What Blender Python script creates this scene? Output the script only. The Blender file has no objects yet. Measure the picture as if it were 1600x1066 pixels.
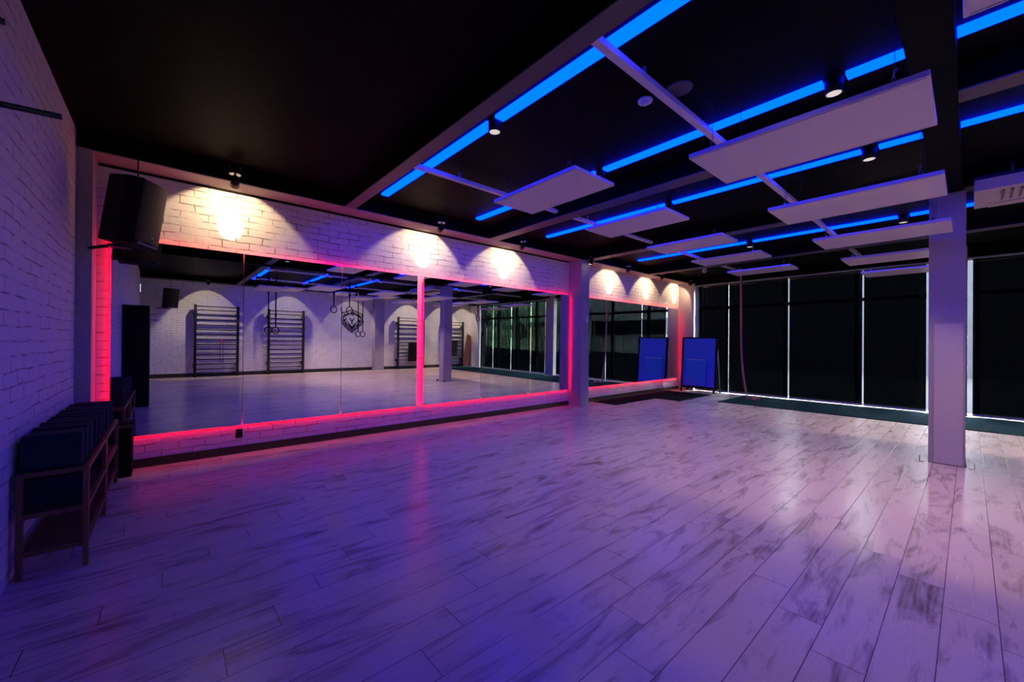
import bpy, bmesh, math, random
from mathutils import Vector, Matrix

random.seed(7)
S = bpy.context.scene
COL = S.collection
R = math.radians

# ------------------------------------------------------------------ camera
cam_d = bpy.data.cameras.new('camera')
cam_d.sensor_width = 36.0
cam_d.lens = 619.8 / 1600 * 36.0
cam_d.clip_start = 0.05
cam_d.clip_end = 300
cam = bpy.data.objects.new('camera', cam_d)
COL.objects.link(cam)
yaw, pitch, roll = R(40.92), R(0.207), R(0.443)
fw = Vector((math.sin(yaw) * math.cos(pitch), math.cos(yaw) * math.cos(pitch), math.sin(pitch)))
rt0 = Vector((math.cos(yaw), -math.sin(yaw), 0))
up0 = rt0.cross(fw)
rt = rt0 * math.cos(roll) + up0 * math.sin(roll)
up = -rt0 * math.sin(roll) + up0 * math.cos(roll)
CM = Matrix((rt, up, -fw)).transposed().to_4x4()
CM.translation = (0, 0, 1.4)
cam.matrix_world = CM
S.camera = cam

# ------------------------------------------------------------------ view
S.view_settings.view_transform = 'Standard'
S.view_settings.look = 'None'
S.view_settings.gamma = 1
S.view_settings.exposure = 0.0
S.view_settings.use_curve_mapping = False
try:
    S.cycles.max_bounces = 10
    S.cycles.diffuse_bounces = 4
    S.cycles.glossy_bounces = 5
    S.cycles.transparent_max_bounces = 8
    S.cycles.sample_clamp_indirect = 2.0
    S.cycles.use_denoising = True
    S.cycles.caustics_reflective = True
except Exception:
    pass

# ------------------------------------------------------------------ daylight outside
W = bpy.data.worlds.new('sky')
S.world = W
W.use_nodes = True
W.node_tree.nodes['Background'].inputs[0].default_value = (0.82, 0.93, 1.0, 1)
W.node_tree.nodes['Background'].inputs[1].default_value = 150.0

# ------------------------------------------------------------------ light levels
BLUE = (0.0, 0.25, 26.0)          # ceiling strips, linear radiance
RED = (32.0, 0.0, 0.8)          # strips behind the mirrors
DOWN_W = {2.21: 4, 3.78: 46, 5.39: 92, 8.55: 112}                     # downlights
CORE_W, SPILL_W = 250, 38         # wall spots
WARM = (1.0, 0.66, 0.40)

# =================================================================== materials
def nt(name):
    m = bpy.data.materials.new(name)
    m.use_nodes = True
    n = m.node_tree
    return m, n, n.nodes['Principled BSDF']

def L(n, a, b):
    n.links.new(a, b)

def math_n(n, op, a, b=None, c=None):
    x = n.nodes.new('ShaderNodeMath')
    x.operation = op
    for i, v in enumerate((a, b, c)):
        if v is None:
            continue
        if isinstance(v, (int, float)):
            x.inputs[i].default_value = v
        else:
            L(n, v, x.inputs[i])
    return x.outputs[0]

def simple(name, col, rough=0.5, metal=0.0, spec=0.5, bump=0.0, bscale=60, var=0.0, emit=None):
    m, n, p = nt(name)
    p.inputs['Base Color'].default_value = (*col, 1)
    p.inputs['Roughness'].default_value = rough
    p.inputs['Metallic'].default_value = metal
    p.inputs['Specular IOR Level'].default_value = spec
    if emit:
        p.inputs['Emission Color'].default_value = (*emit, 1)
        p.inputs['Emission Strength'].default_value = 1
    if bump or var:
        tc = n.nodes.new('ShaderNodeTexCoord')
        nz = n.nodes.new('ShaderNodeTexNoise')
        nz.inputs['Scale'].default_value = bscale
        nz.inputs['Detail'].default_value = 4
        L(n, tc.outputs['Object'], nz.inputs['Vector'])
        if bump:
            b = n.nodes.new('ShaderNodeBump')
            b.inputs['Strength'].default_value = bump
            b.inputs['Distance'].default_value = 0.01
            L(n, nz.outputs['Fac'], b.inputs['Height'])
            L(n, b.outputs[0], p.inputs['Normal'])
        if var:
            mx = n.nodes.new('ShaderNodeMix')
            mx.data_type = 'RGBA'
            mx.inputs['A'].default_value = (*[c * (1 - var) for c in col], 1)
            mx.inputs['B'].default_value = (*[min(1, c * (1 + var)) for c in col], 1)
            L(n, nz.outputs['Fac'], mx.inputs['Factor'])
            L(n, mx.outputs['Result'], p.inputs['Base Color'])
    return m

def emitter(name, rgb):
    m = bpy.data.materials.new(name)
    m.use_nodes = True
    n = m.node_tree
    n.nodes.clear()
    o = n.nodes.new('ShaderNodeOutputMaterial')
    e = n.nodes.new('ShaderNodeEmission')
    k = max(rgb)
    e.inputs[0].default_value = (rgb[0] / k, rgb[1] / k, rgb[2] / k, 1)
    e.inputs[1].default_value = k
    L(n, e.outputs[0], o.inputs[0])
    return m

def brick(name, horiz):
    """white painted rough brick; horiz = 'X' or 'Y', the wall's long axis"""
    m, n, p = nt(name)
    g = n.nodes.new('ShaderNodeNewGeometry')
    sp = n.nodes.new('ShaderNodeSeparateXYZ')
    L(n, g.outputs['Position'], sp.inputs[0])
    nz = n.nodes.new('ShaderNodeTexNoise')
    nz.inputs['Scale'].default_value = 3.2
    nz.inputs['Detail'].default_value = 3
    L(n, g.outputs['Position'], nz.inputs['Vector'])
    ns = n.nodes.new('ShaderNodeSeparateColor')
    L(n, nz.outputs['Color'], ns.inputs[0])
    h = sp.outputs[0 if horiz == 'X' else 1]
    dx = math_n(n, 'MULTIPLY_ADD', ns.outputs[0], 0.10, h)
    dz = math_n(n, 'MULTIPLY_ADD', ns.outputs[1], 0.045, sp.outputs[2])
    cb = n.nodes.new('ShaderNodeCombineXYZ')
    L(n, dx, cb.inputs[0])
    L(n, dz, cb.inputs[1])
    bt = n.nodes.new('ShaderNodeTexBrick')
    bt.inputs['Scale'].default_value = 1.0
    bt.inputs['Brick Width'].default_value = 0.27
    bt.inputs['Row Height'].default_value = 0.088
    bt.inputs['Mortar Size'].default_value = 0.0065
    bt.inputs['Mortar Smooth'].default_value = 0.55
    bt.inputs['Color1'].default_value = (0.74, 0.70, 0.68, 1)
    bt.inputs['Color2'].default_value = (0.66, 0.63, 0.61, 1)
    bt.inputs['Mortar'].default_value = (0.36, 0.33, 0.32, 1)
    bt.offset = 0.5
    L(n, cb.outputs[0], bt.inputs['Vector'])
    # parts of the joints are filled with paint
    n2 = n.nodes.new('ShaderNodeTexNoise')
    n2.inputs['Scale'].default_value = 4.5
    n2.inputs['Detail'].default_value = 5
    n2.inputs['Roughness'].default_value = 0.65
    L(n, g.outputs['Position'], n2.inputs['Vector'])
    ramp = n.nodes.new('ShaderNodeValToRGB')
    ramp.color_ramp.elements[0].position = 0.46
    ramp.color_ramp.elements[1].position = 0.60
    L(n, n2.outputs['Fac'], ramp.inputs[0])
    mask = math_n(n, 'MULTIPLY_ADD', ramp.outputs[0], 0.88, 0.12)
    fac = math_n(n, 'MULTIPLY', bt.outputs['Fac'], mask)
    mx = n.nodes.new('ShaderNodeMix')
    mx.data_type = 'RGBA'
    mx.inputs['A'].default_value = (0.72, 0.69, 0.67, 1)
    mx.inputs['B'].default_value = (0.26, 0.235, 0.22, 1)
    L(n, fac, mx.inputs['Factor'])
    L(n, mx.outputs['Result'], p.inputs['Base Color'])
    p.inputs['Roughness'].default_value = 0.55
    p.inputs['Specular IOR Level'].default_value = 0.35
    n3 = n.nodes.new('ShaderNodeTexNoise')
    n3.inputs['Scale'].default_value = 22
    n3.inputs['Detail'].default_value = 5
    L(n, g.outputs['Position'], n3.inputs['Vector'])
    n4 = n.nodes.new('ShaderNodeTexNoise')
    n4.inputs['Scale'].default_value = 7
    n4.inputs['Detail'].default_value = 2
    L(n, g.outputs['Position'], n4.inputs['Vector'])
    hgt = math_n(n, 'MULTIPLY_ADD', n3.outputs['Fac'], 0.35, math_n(n, 'MULTIPLY', n4.outputs['Fac'], 0.7))
    hgt = math_n(n, 'SUBTRACT', hgt, math_n(n, 'MULTIPLY', fac, 1.0))
    b = n.nodes.new('ShaderNodeBump')
    b.inputs['Strength'].default_value = 0.75
    b.inputs['Distance'].default_value = 0.020
    L(n, hgt, b.inputs['Height'])
    L(n, b.outputs[0], p.inputs['Normal'])
    return m

def floor_mat():
    m, n, p = nt('oak_laminate')
    g = n.nodes.new('ShaderNodeNewGeometry')
    sp = n.nodes.new('ShaderNodeSeparateXYZ')
    L(n, g.outputs['Position'], sp.inputs[0])
    X, Y = sp.outputs[0], sp.outputs[1]
    ry = math_n(n, 'DIVIDE', math_n(n, 'SUBTRACT', Y, 0.092), 0.1925)
    row = math_n(n, 'FLOOR', ry)
    fy = math_n(n, 'FRACT', ry)
    xo = math_n(n, 'SUBTRACT', math_n(n, 'SUBTRACT', X, 0.88), math_n(n, 'MULTIPLY', math_n(n, 'SUBTRACT', row, 7), 0.233))
    rx = math_n(n, 'DIVIDE', xo, 1.38)
    col = math_n(n, 'FLOOR', rx)
    fx = math_n(n, 'FRACT', rx)
    # distance to edges in metres
    ey = math_n(n, 'MULTIPLY', math_n(n, 'MINIMUM', fy, math_n(n, 'SUBTRACT', 1.0, fy)), 0.1925)
    ex = math_n(n, 'MULTIPLY', math_n(n, 'MINIMUM', fx, math_n(n, 'SUBTRACT', 1.0, fx)), 1.38)
    e = math_n(n, 'MINIMUM', ey, ex)
    groove = n.nodes.new('ShaderNodeMapRange')
    groove.inputs['From Min'].default_value = 0.0008
    groove.inputs['From Max'].default_value = 0.0026
    L(n, e, groove.inputs['Value'])
    gro = groove.outputs[0]
    # random offset per plank
    idc = n.nodes.new('ShaderNodeCombineXYZ')
    L(n, row, idc.inputs[0]); L(n, col, idc.inputs[1])
    wn = n.nodes.new('ShaderNodeTexWhiteNoise')
    wn.noise_dimensions = '2D'
    L(n, idc.outputs[0], wn.inputs['Vector'])
    ws = n.nodes.new('ShaderNodeSeparateColor')
    L(n, wn.outputs['Color'], ws.inputs[0])
    def coords(sx, sy):
        c = n.nodes.new('ShaderNodeCombineXYZ')
        L(n, math_n(n, 'MULTIPLY_ADD', X, sx, math_n(n, 'MULTIPLY', ws.outputs[0], 37.0)), c.inputs[0])
        L(n, math_n(n, 'MULTIPLY_ADD', Y, sy, math_n(n, 'MULTIPLY', ws.outputs[1], 53.0)), c.inputs[1])
        L(n, math_n(n, 'MULTIPLY', ws.outputs[2], 11.0), c.inputs[2])
        return c.outputs[0]
    # broad dark blotches and knots
    a = n.nodes.new('ShaderNodeTexNoise')
    a.inputs['Scale'].default_value = 1.0
    a.inputs['Detail'].default_value = 5
    a.inputs['Roughness'].default_value = 0.6
    a.inputs['Distortion'].default_value = 1.2
    L(n, coords(1.6, 7.0), a.inputs['Vector'])
    ra = n.nodes.new('ShaderNodeValToRGB')
    ra.color_ramp.elements[0].position = 0.50
    ra.color_ramp.elements[0].color = (0, 0, 0, 1)
    ra.color_ramp.elements[1].position = 0.72
    ra.color_ramp.elements[1].color = (1, 1, 1, 1)
    L(n, a.outputs['Fac'], ra.inputs[0])
    # growth rings (distorted wave) shown inside blotches
    w = n.nodes.new('ShaderNodeTexWave')
    w.wave_type = 'BANDS'
    w.bands_direction = 'Y'
    w.inputs['Scale'].default_value = 1.0
    w.inputs['Distortion'].default_value = 7.0
    w.inputs['Detail'].default_value = 2.0
    w.inputs['Detail Scale'].default_value = 0.9
    L(n, coords(2.2, 12.0), w.inputs['Vector'])
    # fine grain
    f = n.nodes.new('ShaderNodeTexNoise')
    f.inputs['Scale'].default_value = 1.0
    f.inputs['Detail'].default_value = 6
    f.inputs['Roughness'].default_value = 0.7
    L(n, coords(5.0, 95.0), f.inputs['Vector'])
    dark = math_n(n, 'MULTIPLY', ra.outputs[0], math_n(n, 'MULTIPLY_ADD', w.outputs['Fac'], 0.35, 0.65))
    tone = math_n(n, 'MULTIPLY_ADD', math_n(n, 'SUBTRACT', f.outputs['Fac'], 0.5), 0.55, dark)
    tone = math_n(n, 'ADD', tone, math_n(n, 'MULTIPLY', math_n(n, 'SUBTRACT', ws.outputs[2], 0.5), 0.22))
    cr = n.nodes.new('ShaderNodeValToRGB')
    cr.color_ramp.elements[0].position = 0.0
    cr.color_ramp.elements[0].color = (0.64, 0.51, 0.44, 1)
    cr.color_ramp.elements[1].position = 0.95
    cr.color_ramp.elements[1].color = (0.16, 0.11, 0.095, 1)
    k = cr.color_ramp.elements.new(0.35)
    k.color = (0.46, 0.36, 0.31, 1)
    L(n, tone, cr.inputs[0])
    mx = n.nodes.new('ShaderNodeMix')
    mx.data_type = 'RGBA'
    mx.inputs['A'].default_value = (0.06, 0.045, 0.04, 1)
    L(n, gro, mx.inputs['Factor'])
    L(n, cr.outputs[0], mx.inputs['B'])
    L(n, mx.outputs['Result'], p.inputs['Base Color'])
    p.inputs['Specular IOR Level'].default_value = 0.6
    L(n, math_n(n, 'MULTIPLY_ADD', f.outputs['Fac'], 0.10, 0.21), p.inputs['Roughness'])
    b = n.nodes.new('ShaderNodeBump')
    b.inputs['Strength'].default_value = 0.22
    b.inputs['Distance'].default_value = 0.002
    L(n, math_n(n, 'MULTIPLY_ADD', f.outputs['Fac'], 0.25, gro), b.inputs['Height'])
    L(n, b.outputs[0], p.inputs['Normal'])
    return m

def screen_mat():
    """dark roller-blind screen cloth with a small openness"""
    m = bpy.data.materials.new('screen_cloth')
    m.use_nodes = True
    n = m.node_tree
    n.nodes.clear()
    o = n.nodes.new('ShaderNodeOutputMaterial')
    mix = n.nodes.new('ShaderNodeMixShader')
    d = n.nodes.new('ShaderNodeBsdfDiffuse')
    d.inputs[0].default_value = (0.003, 0.003, 0.0045, 1)
    t = n.nodes.new('ShaderNodeBsdfRefraction')
    t.inputs[0].default_value = (0.80, 0.95, 1.0, 1)
    t.inputs['Roughness'].default_value = 0.09
    t.inputs['IOR'].default_value = 1.06
    mix.inputs[0].default_value = 0.0034
    L(n, d.outputs[0], mix.inputs[1])
    L(n, t.outputs[0], mix.inputs[2])
    L(n, mix.outputs[0], o.inputs[0])
    return m

M = dict(
    brickX=brick('white_brick_x', 'X'), brickY=brick('white_brick_y', 'Y'),
    floor=floor_mat(),
    ceil=simple('black_ceiling_paint', (0.0013, 0.0012, 0.0016), 0.6, spec=0.03, bump=0.15, bscale=25),
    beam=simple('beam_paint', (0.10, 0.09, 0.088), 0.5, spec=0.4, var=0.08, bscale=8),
    beamlit=simple('beam_paint_lamplit', (0.30, 0.27, 0.25), 0.5, spec=0.4, var=0.08, bscale=8),  # same paint as the other beams, glow of the wall spots put into its colour
    beamdark=simple('beam_side_paint', (0.0018, 0.0016, 0.002), 0.6, spec=0.03, bump=0.1, bscale=30),
    white=simple('white_paint', (0.66, 0.63, 0.66), 0.42, spec=0.5, bump=0.04, bscale=90),
    panel=simple('heating_panel', (0.70, 0.66, 0.68), 0.32, spec=0.5, bump=0.03, bscale=140),
    rail=simple('white_rail', (0.70, 0.68, 0.72), 0.35, spec=0.5),
    pillar=simple('pillar_paint', (0.36, 0.32, 0.36), 0.5, spec=0.45, bump=0.12, bscale=120, var=0.05),
    clad=simple('pillar_board', (0.50, 0.44, 0.48), 0.45, spec=0.45, bump=0.08, bscale=100),
    blackm=simple('black_metal', (0.004, 0.004, 0.0045), 0.38, metal=0.0, spec=0.3, bump=0.05, bscale=120),
    blackp=simple('black_plastic', (0.003, 0.003, 0.0035), 0.65, spec=0.12, bump=0.08, bscale=200),
    grille=simple('speaker_grille', (0.008, 0.0065, 0.0055), 0.6, spec=0.3, bump=0.6, bscale=420),
    chrome=simple('chrome', (0.75, 0.74, 0.72), 0.18, metal=1.0, var=0.03, bscale=30),
    alu=simple('aluminium', (0.62, 0.64, 0.66), 0.35, metal=0.8, var=0.04, bscale=40),
    frame=simple('dark_window_frame', (0.02, 0.022, 0.025), 0.4, metal=0.4, var=0.1, bscale=20),
    mat=simple('rubber_mat', (0.004, 0.018, 0.026), 0.9, spec=0.02, bump=0.3, bscale=260, var=0.25),
    matdark=simple('black_mat', (0.002, 0.004, 0.009), 0.9, spec=0.02, bump=0.4, bscale=260, var=0.2),
    foam=simple('navy_foam', (0.005, 0.010, 0.034), 0.8, spec=0.15, bump=0.35, bscale=90, var=0.15),
    wood=simple('stained_wood', (0.11, 0.045, 0.028), 0.45, spec=0.5, bump=0.2, bscale=60, var=0.3),
    redwood=simple('red_brown_board', (0.20, 0.055, 0.035), 0.45, spec=0.5, bump=0.2, bscale=30, var=0.35),
    board2=simple('blue_panel', (0.03, 0.24, 0.95), 0.3, spec=0.5, var=0.03, bscale=20),
    board=simple('blue_board', (0.05, 0.16, 0.95), 0.22, spec=0.6, bump=0.02, bscale=20, var=0.05),
    rope=simple('red_hemp_rope', (0.52, 0.24, 0.22), 0.85, spec=0.2, bump=0.5, bscale=300, var=0.2),
    redh=simple('red_handle', (0.6, 0.03, 0.02), 0.5, var=0.1, bscale=40),
    base=simple('dark_skirting', (0.010, 0.008, 0.008), 0.5, var=0.2, bscale=20),
    ac=simple('ac_casing', (0.52, 0.47, 0.50), 0.45, bump=0.03, bscale=60),
    acg=simple('ac_grille', (0.16, 0.13, 0.14), 0.5, var=0.1, bscale=80),
    glassdisc=simple('lamp_diffuser', (0.8, 0.78, 0.7), 0.4, emit=(0.62, 0.56, 0.42)),
    warmface=emitter('spot_lens', (9.0, 7.4, 4.8)),
    exitl=emitter('exit_light', (1.3, 1.6, 1.5)),
    exitd=simple('exit_pictogram', (0.02, 0.20, 0.10), 0.5, var=0.1, bscale=20),
    blue=emitter('blue_led', BLUE), red=emitter('red_led', RED),
    screen=screen_mat(),
    leaf=simple('leaves', (0.24, 0.34, 0.21), 0.7, bump=0.6, bscale=6, var=0.7, spec=0.0),
    bark=simple('bark', (0.08, 0.06, 0.045), 0.8, bump=0.5, bscale=15, var=0.3, spec=0.0),
    street=simple('asphalt', (0.006, 0.006, 0.0065), 0.8, bump=0.3, bscale=30, var=0.2, spec=0.0),
    facade=simple('grey_cladding', (0.006, 0.006, 0.0075), 0.7, bump=0.2, bscale=2, var=0.3, spec=0.0),
    lightpl=simple('light_plaster', (0.75, 0.78, 0.80), 0.7, bump=0.1, bscale=5, var=0.1, spec=0.0),
    backing=simple('mirror_backing', (0.02, 0.02, 0.02), 0.6, var=0.1, bscale=20),
    sens=simple('sensor_plastic', (0.75, 0.75, 0.78), 0.4, var=0.03, bscale=40),
)
mm, mn, mp = nt('mirror_glass')
mp.inputs['Base Color'].default_value = (0.91, 0.94, 0.94, 1)
mp.inputs['Metallic'].default_value = 1.0
mp.inputs['Roughness'].default_value = 0.0
M['mirror'] = mm

# =================================================================== mesh helper
class MB:
    def __init__(self):
        self.bm = bmesh.new()

    def box(self, x0, x1, y0, y1, z0, z1, rot=None, piv=None, bev=0.0):
        vs = [self.bm.verts.new((x, y, z)) for z in (z0, z1) for y in (y0, y1) for x in (x0, x1)]
        fs = [(0, 2, 3, 1), (4, 5, 7, 6), (0, 1, 5, 4), (2, 6, 7, 3), (0, 4, 6, 2), (1, 3, 7, 5)]
        faces = [self.bm.faces.new([vs[i] for i in f]) for f in fs]
        if bev:
            es = list({e for f in faces for e in f.edges})
            r = bmesh.ops.bevel(self.bm, geom=es, offset=bev, segments=2, affect='EDGES', profile=0.6)
            vs = list({v for f in r['faces'] for v in f.verts} | {v for v in vs if v.is_valid})
        if rot is not None:
            p = Vector(piv) if piv is not None else Vector(((x0 + x1) / 2, (y0 + y1) / 2, (z0 + z1) / 2))
            for v in vs:
                v.co = rot @ (v.co - p) + p
        return self

    def cyl(self, a, b, r, r2=None, n=16, cap=True):
        a, b = Vector(a), Vector(b)
        r2 = r if r2 is None else r2
        d = (b - a).normalized()
        u = d.orthogonal().normalized()
        w = d.cross(u)
        A, B = [], []
        for i in range(n):
            t = 2 * math.pi * i / n
            o = u * math.cos(t) + w * math.sin(t)
            A.append(self.bm.verts.new(a + o * r))
            B.append(self.bm.verts.new(b + o * r2))
        for i in range(n):
            j = (i + 1) % n
            f = self.bm.faces.new((A[i], A[j], B[j], B[i]))
            f.smooth = True
        if cap:
            self.bm.faces.new(A[::-1])
            self.bm.faces.new(B)
        return self

    def tube(self, pts, r, n=8, closed=False):
        pts = [Vector(p) for p in pts]
        rings = []
        N = len(pts)
        prev = None
        for i in range(N):
            if closed:
                d = pts[(i + 1) % N] - pts[i - 1]
            else:
                d = pts[min(i + 1, N - 1)] - pts[max(i - 1, 0)]
            d.normalize()
            if prev is None:
                u = d.orthogonal().normalized()
            else:
                u = (prev - d * prev.dot(d)).normalized()
            prev = u
            w = d.cross(u)
            rings.append([self.bm.verts.new(pts[i] + (u * math.cos(2 * math.pi * k / n) + w * math.sin(2 * math.pi * k / n)) * r) for k in range(n)])
        for i in range(N if closed else N - 1):
            a, b = rings[i], rings[(i + 1) % N]
            for k in range(n):
                l = (k + 1) % n
                f = self.bm.faces.new((a[k], a[l], b[l], b[k]))
                f.smooth = True
        if not closed:
            self.bm.faces.new(rings[0][::-1])
            self.bm.faces.new(rings[-1])
        return self

    def torus(self, c, axis, R_, r, n=36, m=10):
        c, ax = Vector(c), Vector(axis).normalized()
        u = ax.orthogonal().normalized()
        w = ax.cross(u)
        return self.tube([c + (u * math.cos(2 * math.pi * i / n) + w * math.sin(2 * math.pi * i / n)) * R_ for i in range(n)], r, m, closed=True)

    def prism(self, pts, axis, a, b):
        """polygon pts in the plane normal to axis, extruded from a to b"""
        def P(p, t):
            if axis == 'x': return (t, p[0], p[1])
            if axis == 'y': return (p[0], t, p[1])
            return (p[0], p[1], t)
        A = [self.bm.verts.new(P(p, a)) for p in pts]
        B = [self.bm.verts.new(P(p, b)) for p in pts]
        n = len(pts)
        for i in range(n):
            j = (i + 1) % n
            self.bm.faces.new((A[i], A[j], B[j], B[i]))
        self.bm.faces.new(A[::-1])
        self.bm.faces.new(B)
        return self

    def xform(self, mat):
        for v in self.bm.verts:
            v.co = mat @ v.co
        return self

    def build(self, name, mat, parent=None, world=True):
        if parent is not None and world:
            off = Vector((0, 0, 0))
            q = parent
            while q is not None:
                off += q.location
                q = q.parent
            for v in self.bm.verts:
                v.co -= off
        bmesh.ops.recalc_face_normals(self.bm, faces=self.bm.faces)
        me = bpy.data.meshes.new(name)
        self.bm.to_mesh(me)
        self.bm.free()
        me.materials.append(M[mat] if isinstance(mat, str) else mat)
        o = bpy.data.objects.new(name, me)
        COL.objects.link(o)
        if parent is not None:
            o.parent = parent
        return o

def B(*a, **k):
    return MB().box(*a, **k)

def tag(o, label=None, cat=None, group=None, kind=None):
    if label: o['label'] = label
    if cat: o['category'] = cat
    if group: o['group'] = group
    if kind: o['kind'] = kind
    return o

def thing(name, label, cat, loc=(0, 0, 0), group=None):
    o = bpy.data.objects.new(name, None)
    o.empty_display_size = 0.1
    COL.objects.link(o)
    o.location = loc
    return tag(o, label, cat, group)

def struct(name, mb, mat, parent=None):
    o = mb.build(name, mat, parent)
    if parent is None:
        o['kind'] = 'structure'
    return o

def copy_tree(o, parent=None, loc=None, label=None, group=None):
    c = o.copy()
    COL.objects.link(c)
    if parent is not None:
        c.parent = parent
    if loc is not None:
        c.location = loc
    if label: c['label'] = label
    if group: c['group'] = group
    for ch in list(o.children):
        copy_tree(ch, c)
    return c

def spot(name, loc, target, watts, angle, blend, col, rad, parent=None):
    d = bpy.data.lights.new(name, 'SPOT')
    d.energy = watts
    d.spot_size = R(angle)
    d.spot_blend = blend
    d.color = col
    d.shadow_soft_size = rad
    o = bpy.data.objects.new(name, d)
    COL.objects.link(o)
    dirv = Vector(target) - Vector(loc)
    q = dirv.to_track_quat('-Z', 'Y')
    if parent is not None:
        off = Vector((0, 0, 0))
        k = parent
        while k is not None:
            off += k.location
            k = k.parent
        o.parent = parent
        o.location = Vector(loc) - off
    else:
        o.location = loc
    o.rotation_euler = q.to_euler()
    return o

# =================================================================== room
XW, YF, YB, XL = 12.08, 5.93, -5.58, -0.68     # window wall, mirror wall, back wall, left wall
ZC = 3.41                                       # ceiling
ZB = 3.23                                       # underside of beams
YM = 0.175                                      # centre line of the room
def my(y):                                      # mirrored about the centre line
    return 2 * YM - y

struct('floor', B(XL - 0.2, XW + 0.35, YB - 0.2, YF + 0.2, -0.15, 0), 'floor')
struct('ceiling', B(XL - 0.2, XW + 0.35, YB - 0.2, YF + 0.2, ZC, ZC + 0.15), 'ceil')
struct('wall_left', B(XL - 0.2, XL, YB - 0.2, YF + 0.2, 0, ZC), 'brickY')
struct('wall_front', B(XL, XW + 0.35, YF, YF + 0.2, 0, ZC), 'brickX')
struct('wall_back', B(XL, XW + 0.35, YB - 0.2, YB, 0, ZC), 'brickX')
struct('baseboard_front', B(XL, XW, YF - 0.012, YF - 0.001, 0.0, 0.095), 'base')
struct('baseboard_back', B(XL, XW, YB + 0.001, YB + 0.015, 0.0, 0.13), 'base')

# beams: grey underside board on black sides
def beam(name, x0, x1, y0, y1, z=ZB):
    o = struct(name, B(x0, x1, y0, y1, z + 0.012, ZC - 0.001), 'beamdark')
    B(x0, x1, y0, y1, z, z + 0.011).build('underside', 'beamlit' if y1 > 5.8 else 'beam', o)  # the beam along the mirror wall gets the lamplit copy of the paint
    return o
beam('trim_1', XL + 0.001, XW, 5.58, YF - 0.001)
beam('trim_2', XL + 0.001, XW, YB + 0.001, my(5.58))
for i, (a, b) in enumerate(((1.80, 1.94), (4.28, 4.49), (6.94, 7.15), (9.59, 9.80))):
    beam('trim_%d' % (i + 3), a, b, my(5.579), 5.579)
struct('trim_7', B(XL + 0.001, XW + 0.2, 0.058, 0.268, 3.2, ZC - 0.002), 'beamdark')
# black cable trunking along the top of the mirror wall
struct('trim_8', B(XL + 0.12, 6.8, YF - 0.02, YF - 0.001, 3.205, 3.229), 'blackp')

# pilasters against the walls
struct('trim_9', B(XL + 0.001, -0.57, 5.62, YF - 0.001, 0, ZB - 0.001), 'pillar')
o = struct('trim_10', B(6.83, 7.10, 5.57, YF - 0.001, 0, ZB - 0.001), 'pillar')
struct('trim_11', B(11.99, XW, 5.46, YF - 0.001, 0, ZB - 0.001), 'pillar')
struct('trim_12', B(6.83, 7.25, YB + 0.001, YB + 0.30, 0, ZB - 0.001), 'pillar')
struct('trim_13', B(XW - 0.06, XW + 0.12, 0.03, 0.49, 0, ZC - 0.002), 'pillar')

# free-standing pillar
pil = thing('pillar', 'tall white square pillar standing free on the laminate near the blinds', 'pillar', (7.08, 0.178, 0))
B(6.93, 7.23, 0.03, 0.325, 0, 3.199, bev=0.006).build('shaft', 'pillar', pil)
B(6.920, 6.9295, 0.048, 0.278, 0.01, 1.66).build('cover_board', 'clad', pil)
B(6.925, 7.235, 0.022, 0.029, 0.0, 0.02).build('floor_edge', 'blackp', pil)
for yy, sg in ((0.375, 1), (-0.02, -1)):
    mb = MB().box(6.89, 6.90, yy - 0.02, yy + 0.02, 0, 0.006)
    mb.box(6.88, 6.92, yy + sg * 0.02 - 0.003, yy + sg * 0.02 + 0.003, 0, 0.075)
    mb.build('floor_hook', 'blackm', pil)

# =================================================================== mirrors and the red light behind them
banks = [([-0.46, 0.70, 1.87, 3.055], 'left bank'), ([3.165, 4.345, 5.55, 6.80], 'middle bank'), ([7.16, 11.86], 'right bank')]
ZM0, ZM1 = 0.355, 2.468
mlabels = [
    'frameless wall mirror beside the hanging loudspeaker, reflecting the left brick wall and first wall bars',
    'frameless wall mirror reflecting the second wall bars, second pane from the left',
    'frameless wall mirror reflecting the lion emblem, just left of the red gap',
    'frameless wall mirror just right of the red gap, reflecting the white pillar',
    'frameless wall mirror reflecting leaning boards and window blinds, middle pane right of the red gap',
    'narrow-looking frameless wall mirror next to the white wall column',
    'wide wall mirror beyond the wall column, reflecting the blue board',
]
k = 0
for xs, bn in banks:
    for a, b in zip(xs[:-1], xs[1:]):
        t = thing('wall_mirror', mlabels[k], 'mirror', ((a + b) / 2, 5.90, ZM0), 'mirrors along the brick wall')
        k += 1
        mb = MB()
        g = 0.003
        mb.box(a + g, b - g, 5.878, 5.886, ZM0, ZM1)
        for v in mb.bm.verts:        # the sheets lean out a little at the top
            v.co.y -= (v.co.z - 1.41) * 0.0060
        mb.build('glass', 'mirror', t)
        B(a + 0.012, b - 0.012, 5.894, 5.900, ZM0 + 0.012, ZM1 - 0.012).build('backing_board', 'backing', t)
sl = {0: ('under the left bank of mirrors', 'above the left bank of mirrors'),
      1: ('under the middle bank of mirrors', 'above the middle bank of mirrors'),
      2: ('under the right mirror beyond the column', 'above the right mirror beyond the column')}
for i, (xs, bn) in enumerate(banks):
    a, b = xs[0], xs[-1]
    o = B(a + 0.02, b - 0.02, 5.902, 5.912, ZM0 + 0.012, ZM0 + 0.018).build('red_light_strip', 'red')
    tag(o, 'glowing red light strip ' + sl[i][0], 'light strip', 'red light strips behind the mirrors')
    o = B(a + 0.02, b - 0.02, 5.902, 5.912, ZM1 - 0.018, ZM1 - 0.012).build('red_light_strip', 'red')
    tag(o, 'glowing red light strip ' + sl[i][1], 'light strip', 'red light strips behind the mirrors')
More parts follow.
